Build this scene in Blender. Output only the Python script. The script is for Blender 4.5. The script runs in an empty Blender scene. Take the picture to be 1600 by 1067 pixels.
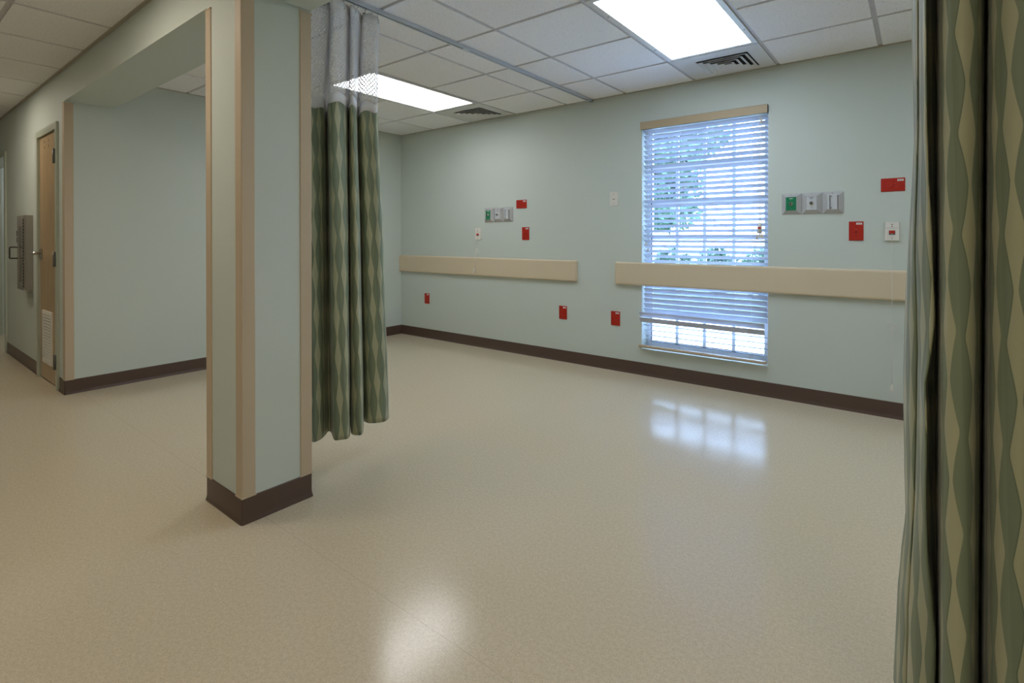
import bpy, bmesh, math, random
from mathutils import Vector, Matrix
random.seed(7)
SC = bpy.context.scene
COL = SC.collection
PI = math.pi

# ------------------------------------------------------------------ measures (metres)
CAM_H = 1.181
CEIL = 2.450            # underside of the lay-in tiles
GRID = 2.458            # underside of the recessed grid
YW = 4.213              # window wall
XE = -5.060             # end wall of the bays
YH = 0.990              # hall face of the header / hall wall
YB = 1.295              # bay face of the header
SOF = 2.215             # underside of the header
TILE = 0.6096
F_PX, YAW = 810.87, 0.666418

# ------------------------------------------------------------------ materials
def srgb(r, g, b):
    def f(c):
        c /= 255.0
        return c / 12.92 if c <= 0.04045 else ((c + 0.055) / 1.055) ** 2.4
    return (f(r), f(g), f(b), 1.0)

def new_mat(name):
    m = bpy.data.materials.new(name); m.use_nodes = True
    nt = m.node_tree
    return m, nt, nt.nodes['Principled BSDF']

def N(nt, kind, **kw):
    n = nt.nodes.new(kind)
    for k, v in kw.items():
        if k in ('operation', 'blend_type', 'data_type', 'noise_dimensions', 'feature', 'wave_type', 'bands_direction', 'interpolation_type', 'clamp'):
            setattr(n, k, v)
    return n

def math_node(nt, op, a, b=None, c=None, clamp=False):
    n = nt.nodes.new('ShaderNodeMath'); n.operation = op; n.use_clamp = clamp
    for i, v in enumerate((a, b, c)):
        if v is None: continue
        if isinstance(v, (int, float)): n.inputs[i].default_value = v
        else: nt.links.new(v, n.inputs[i])
    return n.outputs[0]

def mix_col(nt, fac, a, b):
    n = nt.nodes.new('ShaderNodeMix'); n.data_type = 'RGBA'
    for s, v in ((n.inputs[0], fac), (n.inputs[6], a), (n.inputs[7], b)):
        if isinstance(v, (int, float)): s.default_value = v
        elif isinstance(v, tuple): s.default_value = v
        else: nt.links.new(v, s)
    return n.outputs[2]

def ramp(nt, fac, stops):
    n = nt.nodes.new('ShaderNodeValToRGB')
    e = n.color_ramp.elements
    e[0].position, e[0].color = stops[0]
    e[1].position, e[1].color = stops[-1]
    for p, c in stops[1:-1]:
        x = e.new(p); x.color = c
    nt.links.new(fac, n.inputs[0])
    return n.outputs[0]

def noise(nt, scale, detail=2.0, rough=0.5, vec=None):
    n = nt.nodes.new('ShaderNodeTexNoise')
    n.inputs['Scale'].default_value = scale; n.inputs['Detail'].default_value = detail
    n.inputs['Roughness'].default_value = rough
    if vec is not None: nt.links.new(vec, n.inputs['Vector'])
    return n.outputs['Fac']

def coords(nt, kind='Object'):
    return nt.nodes.new('ShaderNodeTexCoord').outputs[kind]

def bump(nt, bsdf, height, strength=0.2, dist=0.002):
    b = nt.nodes.new('ShaderNodeBump'); b.inputs['Strength'].default_value = strength
    b.inputs['Distance'].default_value = dist
    nt.links.new(height, b.inputs['Height']); nt.links.new(b.outputs[0], bsdf.inputs['Normal'])

def simple(name, col, rough=0.5, metal=0.0, var=0.04, scale=40.0, bmp=0.0, spec=0.5, coat=0.0):
    m, nt, p = new_mat(name)
    oc = coords(nt)
    f = noise(nt, scale, 3.0, 0.6, oc)
    dark = tuple(c * (1 - var) for c in col[:3]) + (1,)
    lite = tuple(min(1, c * (1 + var)) for c in col[:3]) + (1,)
    nt.links.new(mix_col(nt, f, dark, lite), p.inputs['Base Color'])
    p.inputs['Roughness'].default_value = rough
    p.inputs['Metallic'].default_value = metal
    p.inputs['Specular IOR Level'].default_value = spec
    if coat: p.inputs['Coat Weight'].default_value = coat; p.inputs['Coat Roughness'].default_value = 0.12
    if bmp: bump(nt, p, f, bmp, 0.001)
    return m

M = {}
M['wall'] = simple('wall_paint', srgb(200, 209, 203), 0.62, var=0.012, scale=160, bmp=0.10)
M['soffit'] = M['wall']
M['base'] = simple('cove_base_vinyl', srgb(86, 68, 60), 0.36, var=0.05, scale=25, spec=0.5)
M['guard'] = simple('tan_vinyl_guard', srgb(193, 176, 151), 0.48, var=0.03, scale=300, bmp=0.15)
M['rail'] = simple('tan_bumper_vinyl', srgb(212, 197, 170), 0.5, var=0.03, scale=350, bmp=0.15)
M['frame_paint'] = simple('door_frame_paint', srgb(184, 192, 178), 0.32, var=0.02, scale=20, coat=0.2)
M['hinge'] = simple('dull_steel_hinge', srgb(110, 110, 108), 0.38, metal=0.9, var=0.05)
M['chrome'] = simple('satin_chrome', srgb(190, 188, 182), 0.25, metal=1.0, var=0.03)
M['alum'] = simple('anodised_aluminium', srgb(205, 212, 222), 0.34, metal=0.75, var=0.03, scale=80)
M['steel_case'] = simple('grey_cabinet_steel', srgb(150, 146, 138), 0.42, metal=0.3, var=0.04)
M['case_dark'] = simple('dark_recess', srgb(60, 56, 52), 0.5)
M['smoked'] = simple('smoked_panel', srgb(120, 115, 108), 0.2, var=0.05)
M['white_plastic'] = simple('white_plastic', srgb(226, 224, 216), 0.4, var=0.01)
M['ivory'] = simple('ivory_plastic', srgb(215, 204, 182), 0.45, var=0.03)
M['cord'] = simple('white_cord', srgb(214, 214, 210), 0.6, var=0.02)
M['red_plate'] = simple('red_outlet_plastic', srgb(178, 34, 18), 0.42, var=0.04, scale=60)
M['red_dark'] = simple('red_outlet_face', srgb(190, 40, 22), 0.35, var=0.03, scale=60)
M['slot'] = simple('outlet_slot', srgb(62, 10, 12), 0.6)
M['dark'] = simple('black_plastic', srgb(26, 25, 25), 0.5)
M['label'] = simple('printed_label', srgb(232, 232, 226), 0.5, var=0.01)
M['ink'] = simple('label_ink', srgb(110, 110, 112), 0.6)
M['bezel'] = simple('brushed_bezel', srgb(186, 187, 189), 0.36, metal=0.2, var=0.05, scale=220)
M['green_plate'] = simple('green_gas_plate', srgb(16, 128, 88), 0.35, var=0.03)
M['grey_plate'] = simple('pale_gas_plate', srgb(200, 204, 208), 0.38, var=0.02)
M['switch_plate'] = simple('grey_white_plate', srgb(222, 220, 212), 0.4, var=0.01)
M['blind'] = simple('white_faux_wood_slat', srgb(202, 206, 218), 0.38, var=0.01, scale=30)
M['blind_tan'] = simple('tan_blind_rail', srgb(186, 168, 140), 0.45, var=0.03, scale=90)
M['win_frame'] = simple('white_window_frame', srgb(226, 230, 236), 0.4, var=0.01)
M['blue_strip'] = simple('dark_blue_window_strip', srgb(48, 58, 92), 0.5)
M['vent'] = simple('white_vent_metal', srgb(214, 214, 212), 0.42, var=0.015)
M['duct'] = simple('dark_duct', srgb(34, 33, 32), 0.8)
M['grid'] = simple('ceiling_grid_paint', srgb(196, 195, 200), 0.5, var=0.01)
M['bark'] = simple('bark', srgb(110, 92, 74), 0.9, var=0.25, scale=12, bmp=0.4)
M['concrete'] = simple('pale_concrete', srgb(214, 208, 200), 0.85, var=0.05, scale=6)
M['trim_paint'] = simple('wall_angle_paint', srgb(178, 172, 160), 0.5, var=0.01)

def tile_mat():
    m, nt, p = new_mat('mineral_fibre_tile')
    oc = coords(nt)
    v = N(nt, 'ShaderNodeTexVoronoi'); v.inputs['Scale'].default_value = 95.0; nt.links.new(oc, v.inputs['Vector'])
    fine = noise(nt, 420.0, 2.0, 0.6, oc)
    pits = ramp(nt, v.outputs['Distance'], [(0.10, (0, 0, 0, 1)), (0.26, (1, 1, 1, 1))])
    sel = ramp(nt, noise(nt, 60.0, 1.0, 0.5, oc), [(0.42, (1, 1, 1, 1)), (0.56, (0, 0, 0, 1))])
    pit = math_node(nt, 'MAXIMUM', pits, sel)
    c = mix_col(nt, fine, srgb(232, 233, 235), srgb(250, 250, 251))
    nt.links.new(mix_col(nt, pit, srgb(186, 182, 178), c), p.inputs['Base Color'])
    p.inputs['Roughness'].default_value = 0.9; p.inputs['Specular IOR Level'].default_value = 0.15
    bump(nt, p, math_node(nt, 'MULTIPLY', pit, fine), 0.35, 0.002)
    return m
M['tile'] = tile_mat()

def floor_mat():
    m, nt, p = new_mat('speckled_sheet_vinyl')
    oc = coords(nt)
    a = noise(nt, 210.0, 3.0, 0.7, oc)
    b = noise(nt, 75.0, 4.0, 0.7, oc)
    cl = noise(nt, 1.3, 2.0, 0.5, oc)
    base = ramp(nt, a, [(0.28, srgb(172, 160, 138)), (0.45, srgb(200, 188, 165)), (0.60, srgb(211, 200, 178)), (0.76, srgb(230, 221, 202))])
    spot = ramp(nt, b, [(0.40, srgb(188, 175, 150)), (0.62, srgb(216, 205, 183))])
    c = mix_col(nt, 0.35, base, spot)
    c = mix_col(nt, math_node(nt, 'MULTIPLY', cl, 0.10), c, srgb(190, 174, 146))
    sx = N(nt, 'ShaderNodeSeparateXYZ'); nt.links.new(oc, sx.inputs[0])
    d = math_node(nt, 'ABSOLUTE', math_node(nt, 'SUBTRACT', sx.outputs[1], 1.078))      # welded seam of the sheets
    line = math_node(nt, 'LESS_THAN', d, 0.0016)
    c = mix_col(nt, math_node(nt, 'MULTIPLY', line, 0.22), c, srgb(140, 124, 102))
    nt.links.new(c, p.inputs['Base Color'])
    rg = math_node(nt, 'MULTIPLY_ADD', noise(nt, 3.0, 3.0, 0.6, oc), 0.06, 0.145)
    nt.links.new(rg, p.inputs['Roughness'])
    p.inputs['Specular IOR Level'].default_value = 0.46
    bump(nt, p, noise(nt, 130.0, 2.0, 0.5, oc), 0.05, 0.0006)
    return m
M['floor'] = floor_mat()

def wood_mat():
    m, nt, p = new_mat('maple_veneer')
    oc = coords(nt)
    mp = N(nt, 'ShaderNodeMapping'); mp.inputs['Scale'].default_value = (26, 26, 1.3); nt.links.new(oc, mp.inputs[0])
    f = noise(nt, 2.4, 5.0, 0.62, mp.outputs[0])
    nt.links.new(ramp(nt, f, [(0.3, srgb(158, 132, 98)), (0.55, srgb(182, 157, 120)), (0.75, srgb(197, 173, 136))]), p.inputs['Base Color'])
    p.inputs['Roughness'].default_value = 0.38; p.inputs['Coat Weight'].default_value = 0.35; p.inputs['Coat Roughness'].default_value = 0.2
    return m
M['wood'] = wood_mat()

def curtain_mat():
    m, nt, p = new_mat('green_leaf_stripe_fabric')
    uv = coords(nt, 'UV')
    s = N(nt, 'ShaderNodeSeparateXYZ'); nt.links.new(uv, s.inputs[0])
    u, v = s.outputs[0], s.outputs[1]
    uc = math_node(nt, 'DIVIDE', u, 0.047)
    cell = math_node(nt, 'FLOOR', uc)
    c = math_node(nt, 'SUBTRACT', math_node(nt, 'FRACT', uc), 0.5)
    odd = math_node(nt, 'ABSOLUTE', math_node(nt, 'MODULO', cell, 2.0))
    vv = math_node(nt, 'ADD', math_node(nt, 'DIVIDE', v, 0.2), math_node(nt, 'MULTIPLY', odd, 0.07))
    t = math_node(nt, 'ABSOLUTE', math_node(nt, 'MULTIPLY_ADD', math_node(nt, 'FRACT', vv), 2.0, -1.0))
    st = math_node(nt, 'POWER', math_node(nt, 'SMOOTH_MIN', math_node(nt, 'MULTIPLY', t, 1.06), 1.0, 0.10), 1.3)
    w = math_node(nt, 'MULTIPLY_ADD', st, 0.28, 0.07)
    ac = math_node(nt, 'ABSOLUTE', c)
    light = math_node(nt, 'LESS_THAN', ac, w)
    outl = math_node(nt, 'LESS_THAN', math_node(nt, 'ADD', math_node(nt, 'MULTIPLY', c, -1.0), -0.05), w)
    left = math_node(nt, 'LESS_THAN', c, 0.0)
    edge = math_node(nt, 'MULTIPLY', outl, left)
    wv = noise(nt, 900.0, 1.0, 0.5, uv)
    green = mix_col(nt, odd, srgb(126, 137, 112), srgb(117, 128, 106))
    green = mix_col(nt, math_node(nt, 'MULTIPLY', edge, 0.55), green, srgb(84, 100, 74))
    khaki = mix_col(nt, odd, srgb(180, 179, 148), srgb(168, 168, 138))
    col = mix_col(nt, light, green, khaki)
    col = mix_col(nt, math_node(nt, 'MULTIPLY', wv, 0.22), col, srgb(92, 100, 76))
    nt.links.new(col, p.inputs['Base Color'])
    p.inputs['Roughness'].default_value = 0.62
    p.inputs['Sheen Weight'].default_value = 0.18; p.inputs['Sheen Roughness'].default_value = 0.4
    bump(nt, p, wv, 0.12, 0.0006)
    return m
M['curtain'] = curtain_mat()

def mesh_mat():
    m, nt, p = new_mat('white_nylon_net')
    uv = coords(nt, 'UV')
    s = N(nt, 'ShaderNodeSeparateXYZ'); nt.links.new(uv, s.inputs[0])
    u, v = s.outputs[0], s.outputs[1]
    P_ = 0.018
    a = math_node(nt, 'ABSOLUTE', math_node(nt, 'SUBTRACT', math_node(nt, 'FRACT', math_node(nt, 'ADD', math_node(nt, 'DIVIDE', u, P_), math_node(nt, 'DIVIDE', v, P_ * 1.3))), 0.5))
    b = math_node(nt, 'ABSOLUTE', math_node(nt, 'SUBTRACT', math_node(nt, 'FRACT', math_node(nt, 'SUBTRACT', math_node(nt, 'DIVIDE', u, P_), math_node(nt, 'DIVIDE', v, P_ * 1.3))), 0.5))
    thread = math_node(nt, 'LESS_THAN', math_node(nt, 'MINIMUM', a, b), 0.19)
    nt.links.new(thread, p.inputs['Alpha'])
    p.inputs['Base Color'].default_value = srgb(226, 226, 232); p.inputs['Roughness'].default_value = 0.6
    p.inputs['Transmission Weight'].default_value = 0.0
    return m
M['net'] = mesh_mat()
M['band'] = simple('white_tape_band', srgb(222, 222, 224), 0.7, var=0.03, scale=200, bmp=0.1)

def emit_mat(name, col, strength):
    m, nt, p = new_mat(name)
    oc = coords(nt)
    s = N(nt, 'ShaderNodeSeparateXYZ'); nt.links.new(oc, s.inputs[0])
    # three tubes behind a ribbed lens: brighter bands along the length
    w = math_node(nt, 'COSINE', math_node(nt, 'MULTIPLY', s.outputs[0], 2 * PI / 0.18))
    st = math_node(nt, 'MULTIPLY_ADD', w, strength * 0.10, strength)
    p.inputs['Base Color'].default_value = (0.8, 0.8, 0.8, 1)
    p.inputs['Emission Color'].default_value = col
    nt.links.new(st, p.inputs['Emission Strength'])
    p.inputs['Roughness'].default_value = 0.35
    return m
M['lens'] = emit_mat('lit_prismatic_lens', (0.96, 0.98, 1.0, 1), 6.2)
M['lens_cool'] = emit_mat('cool_lit_prismatic_lens', (0.80, 0.90, 1.0, 1), 6.6)
M['lens_hall'] = emit_mat('warm_lit_lens', (1.0, 0.87, 0.71, 1), 10.0)

def glass_mat():
    m, nt, p = new_mat('clear_window_glass')
    for n in list(nt.nodes):
        if n.type == 'BSDF_PRINCIPLED': nt.nodes.remove(n)
    tr = nt.nodes.new('ShaderNodeBsdfTransparent'); tr.inputs[0].default_value = (0.93, 0.96, 0.98, 1)
    gl = nt.nodes.new('ShaderNodeBsdfGlossy'); gl.inputs['Roughness'].default_value = 0.02
    fr = nt.nodes.new('ShaderNodeFresnel'); fr.inputs[0].default_value = 1.45
    mx = nt.nodes.new('ShaderNodeMixShader')
    nt.links.new(fr.outputs[0], mx.inputs[0]); nt.links.new(tr.outputs[0], mx.inputs[1]); nt.links.new(gl.outputs[0], mx.inputs[2])
    nt.links.new(mx.outputs[0], nt.nodes['Material Output'].inputs[0])
    return m
M['glass'] = glass_mat()

def leaf_mat(name, c0, c1):
    m, nt, p = new_mat(name)
    oc = coords(nt)
    nt.links.new(mix_col(nt, noise(nt, 3.5, 3.0, 0.6, oc), c0, c1), p.inputs['Base Color'])
    p.inputs['Roughness'].default_value = 0.6
    p.inputs['Subsurface Weight'].default_value = 0.0
    return m
M['leaf'] = leaf_mat('tree_leaves', srgb(62, 98, 84), srgb(112, 142, 108))
M['shrub'] = leaf_mat('shrub_leaves', srgb(36, 56, 60), srgb(78, 104, 66))
M['grass'] = leaf_mat('lawn_grass', srgb(84, 108, 66), srgb(108, 130, 84))

# ------------------------------------------------------------------ mesh helpers
def bm_new(): return bmesh.new()

def box(bm, x0, x1, y0, y1, z0, z1, mi=0):
    x0, x1 = sorted((x0, x1)); y0, y1 = sorted((y0, y1)); z0, z1 = sorted((z0, z1))
    v = [bm.verts.new(p) for p in ((x0, y0, z0), (x1, y0, z0), (x1, y1, z0), (x0, y1, z0), (x0, y0, z1), (x1, y0, z1), (x1, y1, z1), (x0, y1, z1))]
    fs = [bm.faces.new([v[i] for i in q]) for q in ((0, 3, 2, 1), (4, 5, 6, 7), (0, 1, 5, 4), (1, 2, 6, 5), (2, 3, 7, 6), (3, 0, 4, 7))]
    for f in fs: f.material_index = mi
    return v, fs

def rbox(bm, x0, x1, y0, y1, z0, z1, r, seg=2):
    t = bmesh.new(); box(t, x0, x1, y0, y1, z0, z1)
    bmesh.ops.bevel(t, geom=t.edges[:], offset=r, segments=seg, affect='EDGES', profile=0.5)
    merge(bm, t)

def merge(bm, t, mat=None):
    if mat is not None: bmesh.ops.transform(t, matrix=mat, verts=t.verts)
    mp = {v: bm.verts.new(v.co) for v in t.verts}
    for f in t.faces:
        try:
            nf = bm.faces.new([mp[v] for v in f.verts]); nf.material_index = f.material_index; nf.smooth = f.smooth
        except ValueError: pass
    t.free()

def prism(bm, prof, axis, a, b, mi=0):
    """profile (list of 2-D points, closed) extruded along 'x' or 'y' or 'z' from a to b"""
    def P(p, t):
        return {'x': (t, p[0], p[1]), 'y': (p[0], t, p[1]), 'z': (p[0], p[1], t)}[axis]
    A = [bm.verts.new(P(p, a)) for p in prof]; B = [bm.verts.new(P(p, b)) for p in prof]
    n = len(prof)
    fs = [bm.faces.new((A[i], A[(i + 1) % n], B[(i + 1) % n], B[i])) for i in range(n)]
    fs.append(bm.faces.new(A[::-1])); fs.append(bm.faces.new(B))
    for f in fs: f.material_index = mi

def tube(bm, pts, r, seg=8, cap=True):
    pts = [Vector(p) for p in pts]
    rings = []
    up = Vector((0.31, 0.17, 0.93)).normalized()
    for i, p in enumerate(pts):
        d = (pts[min(i + 1, len(pts) - 1)] - pts[max(i - 1, 0)]).normalized()
        a = d.cross(up)
        if a.length < 1e-4: a = d.cross(Vector((1, 0, 0)))
        a.normalize(); b = d.cross(a)
        rr = r[i] if isinstance(r, (list, tuple)) else r
        rings.append([bm.verts.new(p + a * math.cos(2 * PI * k / seg) * rr + b * math.sin(2 * PI * k / seg) * rr) for k in range(seg)])
    for R0, R1 in zip(rings, rings[1:]):
        for k in range(seg):
            f = bm.faces.new((R0[k], R0[(k + 1) % seg], R1[(k + 1) % seg], R1[k])); f.smooth = True
    if cap:
        bm.faces.new(rings[0][::-1]); bm.faces.new(rings[-1])

def cyl(bm, c, axis, r, h, seg=20, r2=None):
    c = Vector(c); d = {'x': Vector((1, 0, 0)), 'y': Vector((0, 1, 0)), 'z': Vector((0, 0, 1))}[axis]
    tube(bm, [c - d * h / 2, c + d * h / 2], [r, r if r2 is None else r2], seg)

def finish(bm, smooth=False):
    bmesh.ops.recalc_face_normals(bm, faces=bm.faces[:])
    if smooth:
        for f in bm.faces: f.smooth = True

def obj(name, bm, mats, parent=None, smooth=False, recalc=True):
    if recalc: finish(bm, smooth)
    if not isinstance(mats, (list, tuple)): mats = [mats]
    me = bpy.data.meshes.new(name)
    if parent is not None:
        q = parent; off = Vector((0, 0, 0))
        while q is not None: off += Vector(q.location); q = q.parent
        bmesh.ops.translate(bm, verts=bm.verts, vec=-off)
    bm.to_mesh(me); bm.free()
    for m in mats: me.materials.append(m)
    o = bpy.data.objects.new(name, me); COL.objects.link(o)
    if parent is not None: o.parent = parent
    return o

def struct(name, bm, mats, parent=None):
    o = obj(name, bm, mats, parent); o['kind'] = 'structure'
    return o

def tag(o, label, cat, group=None, kind=None):
    o['label'] = label; o['category'] = cat
    if group: o['group'] = group
    if kind: o['kind'] = kind
    return o

def thing(name, loc, label=None, cat=None, group=None, kind=None):
    o = bpy.data.objects.new(name, None); COL.objects.link(o); o.location = loc
    o.empty_display_size = 0.05
    if label: tag(o, label, cat, group, kind)
    elif kind: o['kind'] = kind
    return o

def copy_tree(o, parent=None):
    c = o.copy(); COL.objects.link(c); c.parent = parent
    for ch in list(o.children): copy_tree(ch, c)
    return c

# ------------------------------------------------------------------ room shell
XR = 3.2                # right end of the ward (behind the near curtain)
YBACK = -3.2            # wall of the hall behind the camera
XL = -11.0              # far end of the hall
bm = bm_new(); box(bm, XL, XR, YBACK, 6.0, -0.05, 0.0); struct('floor', bm, M['floor'])

# openings
WX0, WX1, WZ0, WZ1 = -1.888, -0.889, 0.228, 2.145
bm = bm_new()
YO = YW + 0.20
box(bm, XE - 0.14, WX0, YW, YO, 0, 2.7); box(bm, WX1, XR, YW, YO, 0, 2.7)
box(bm, WX0, WX1, YW, YO, 0, WZ0); box(bm, WX0, WX1, YW, YO, WZ1, 2.7)
struct('wall_back', bm, M['wall'])

bm = bm_new(); box(bm, XE - 0.14, XE, YH, YW, 0, 2.7); struct('wall_left', bm, M['wall'])
D1 = (-5.905, -5.285, 2.035)      # closet door leaf: x0, x1, top
D2 = (-8.80, -7.462, 2.035)       # open doorway further down the hall
bm = bm_new()
Y2 = YH + 0.14
box(bm, XL, D2[0], YH, Y2, 0, 2.7); box(bm, D2[0], D2[1], YH, Y2, D2[2], 2.7)
box(bm, D2[1], D1[0], YH, Y2, 0, 2.7); box(bm, D1[0], D1[1], YH, Y2, D1[2], 2.7)
box(bm, D1[1], XE - 0.14, YH, Y2, 0, 2.7)
struct('wall_hall', bm, M['wall'])
bm = bm_new(); box(bm, -2.528, -2.19, YH, YB, 0, SOF); struct('wall_column', bm, M['wall'])
bm = bm_new(); box(bm, XE, XR, YH, YB, SOF, 2.7); struct('wall_header', bm, M['wall'])
bm = bm_new(); box(bm, XR, XR + 0.14, YBACK, YW + .2, 0, 2.7); struct('wall_right', bm, M['wall'])
bm = bm_new(); box(bm, XL, XR, YBACK - 0.14, YBACK, 0, 2.7); struct('wall_front', bm, M['wall'])
bm = bm_new(); box(bm, XL - 0.14, XL, YBACK, 6.0, 0, 2.7); struct('wall_far', bm, M['wall'])
# room seen through the open doorway
bm = bm_new(); box(bm, -8.95, XE - 0.14, 3.4, 3.54, 0, 2.7); box(bm, -8.95, -8.84, Y2, 3.4, 0, 2.7); struct('wall_side_room', bm, M['wall'])

# ------------------------------------------------------------------ ceiling: recessed grid with tegular tiles
bm = bm_new()
box(bm, XL, XR, YBACK, YW + .2, GRID, GRID + 0.05, 1)
BX0 = -2.039 - 20 * TILE
bay_rows = [YB, 1.817, 2.426, 3.036, 3.640, YW]
lights_bay = [(-1.4294, 2.426), (-3.8678, 2.426), (1.009, 2.426)]
vents = [(-1.4294, 3.640), (-3.8678, 3.640)]
def near(a, b, e=0.03): return abs(a - b) < e
def tile(x0, x1, y0, y1):
    g = 0.0135
    a0 = x0 + (g if x0 > XE + .01 else .004); a1 = x1 - (g if x1 < XR - .01 else .004)
    b0 = y0 + g; b1 = y1 - (g if not near(y1, YW) and not near(y1, YH) else .016)
    if a1 - a0 < .03 or b1 - b0 < .03: return
    t = bmesh.new(); box(t, a0, a1, b0, b1, CEIL, GRID + 0.001)
    for v in t.verts:
        if v.co.z > CEIL + .004: pass
    merge(bm, t)
xs = [BX0 + k * TILE for k in range(60)]
for j in range(5):
    for x in xs:
        x0, x1 = max(x, XE), min(x + TILE, XR)
        if x1 - x0 < 0.05: continue
        if any(near(x, lx) and j in (2, 3) for lx, _ in lights_bay): continue
        if any(near(x, vx) and j == 4 for vx, _ in vents): continue
        tile(x0, x1, bay_rows[j], bay_rows[j + 1])
HX0 = -3.847 - 20 * TILE
hall_rows = [YH] + [0.53 - k * TILE for k in range(7)]
hall_lights = [(-3.847 + TILE, -0.0796), (-3.847 - 4 * TILE, -0.0796), (-3.847 + 5 * TILE, -0.6892), (-3.847 + 8 * TILE, -0.6892)]      # 2 x 2 ft lens corners; last two unseen, added to brighten hall and curtain
for j in range(len(hall_rows) - 1):
    for k in range(60):
        x = HX0 + k * TILE
        x0, x1 = max(x, XL), min(x + TILE, XR)
        if x1 - x0 < .05: continue
        if any(near(x, lx) and near(hall_rows[j + 1], ly) for lx, ly in hall_lights): continue
        tile(x0, x1, hall_rows[j + 1], hall_rows[j])
struct('ceiling', bm, [M['tile'], M['grid']])
# wall angle along the ceiling edge
def angle(name, x0, x1, y0, y1):
    bm = bm_new(); box(bm, x0, x1, y0, y1, CEIL - 0.003, GRID); struct(name, bm, M['trim_paint'])
angle('trim_1', XE, XR, YW - 0.02, YW)
angle('trim_2', XE, XE + 0.02, YB, YW - .02)
angle('trim_3', XL, XR, YH - 0.02, YH)
angle('trim_4', XE + .02, XR, YB, YB + 0.02)

# ------------------------------------------------------------------ cove base
BH = 0.108
def cove(d):   # profile (offset from wall, z)
    return [(0.0, 0.0), (0.0095, 0.0), (0.010, 0.003), (0.0080, 0.009), (0.0056, 0.017), (0.0044, 0.027), (0.0042, BH - .004), (0.0028, BH), (0.0, BH)]
def base_run(bm, axis, a, b, wall, sgn):
    prof = [(wall + sgn * o, z) for o, z in cove(1)]
    prism(bm, prof, axis, a, b)
def base_obj(name, runs):
    bm = bm_new()
    for r in runs: base_run(bm, *r)
    o = struct(name, bm, M['base'])
    return o
base_obj('baseboard_back', [('x', XE, XR, YW, -1)])
base_obj('baseboard_left', [('y', YH - .010, YW, XE, 1)])
base_obj('baseboard_hall', [('x', -7.41, -5.957, YH, -1), ('x', -5.232, XE + .010, YH, -1), ('x', XL, -8.86, YH, -1)])
# the column's base wraps round its corners
def ring_base(x0, x1, y0, y1):
    bm = bm_new(); prev = None
    rc = 0.002
    rings = []
    for o, z in cove(1):
        ring = []
        for cx, cy, a0 in ((x1, y0, -PI / 2), (x1, y1, 0), (x0, y1, PI / 2), (x0, y0, PI)):
            ix = cx - rc if cx == x1 else cx + rc
            iy = cy - rc if cy == y1 else cy + rc
            for k in range(5):
                a = a0 + k * PI / 8
                rr = rc + o
                ring.append((ix + math.cos(a) * rr, iy + math.sin(a) * rr, z))
        rings.append([bm.verts.new(p) for p in ring])
    n = len(rings[0])
    for R0, R1 in zip(rings, rings[1:]):
        for k in range(n):
            f = bm.faces.new((R0[k], R0[(k + 1) % n], R1[(k + 1) % n], R1[k])); f.smooth = True
    return struct('baseboard_column', bm, M['base'])
ring_base(-2.528, -2.19, YH, YB)

# ------------------------------------------------------------------ corner guards (things)
def corner_guard(cx, cy, sx, sy, z0, z1, label, w=0.052):
    """L-shaped guard round the corner (cx, cy); wings run towards sx (x) and sy (y)"""
    t = 0.0045
    o = -1
    ox, oy = cx - sx * t, cy - sy * t
    prof = [(ox + sx * .004, oy), (cx + sx * (w - .003), oy), (cx + sx * w, oy + sy * .003), (cx + sx * w, cy), (cx, cy), (cx, cy + sy * w),
            (ox + sx * .003, cy + sy * w), (ox, cy + sy * (w - .003)), (ox, oy + sy * .004), (ox + sx * .0012, oy + sy * .0012)]
    bm = bm_new(); prism(bm, prof, 'z', z0 + .004, z1 - .006)
    root = obj('corner_guard', bm, M['guard'])
    for zz, hh in ((z0 - .002, .006), (z1 - .006, .006)):        # moulded end caps stand a little proud
        e = .0018
        pr = [(ox - sx * e, oy - sy * e), (cx + sx * (w + e), oy - sy * e), (cx + sx * (w + e), cy), (cx, cy), (cx, cy + sy * (w + e)), (ox - sx * e, cy + sy * (w + e))]
        bm = bm_new(); prism(bm, pr, 'z', zz, zz + hh)
        obj('end_cap', bm, M['guard'], root)
    return tag(root, label, 'corner guard')
corner_guard(-2.19, YH, -1, 1, BH, 2.205, 'tan vinyl corner guard on the nearest edge of the pale green column')
corner_guard(-2.528, YH, 1, 1, BH, 2.205, 'tan vinyl corner guard on the left edge of the column, beside the alcove opening')
corner_guard(-2.19, YB, -1, -1, BH, 2.205, 'tan vinyl corner guard on the column edge right beside the hanging curtain')
corner_guard(XE, YH, -1, 1, BH, 2.205, 'tan vinyl corner guard on the wall corner next to the wooden closet door')

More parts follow.
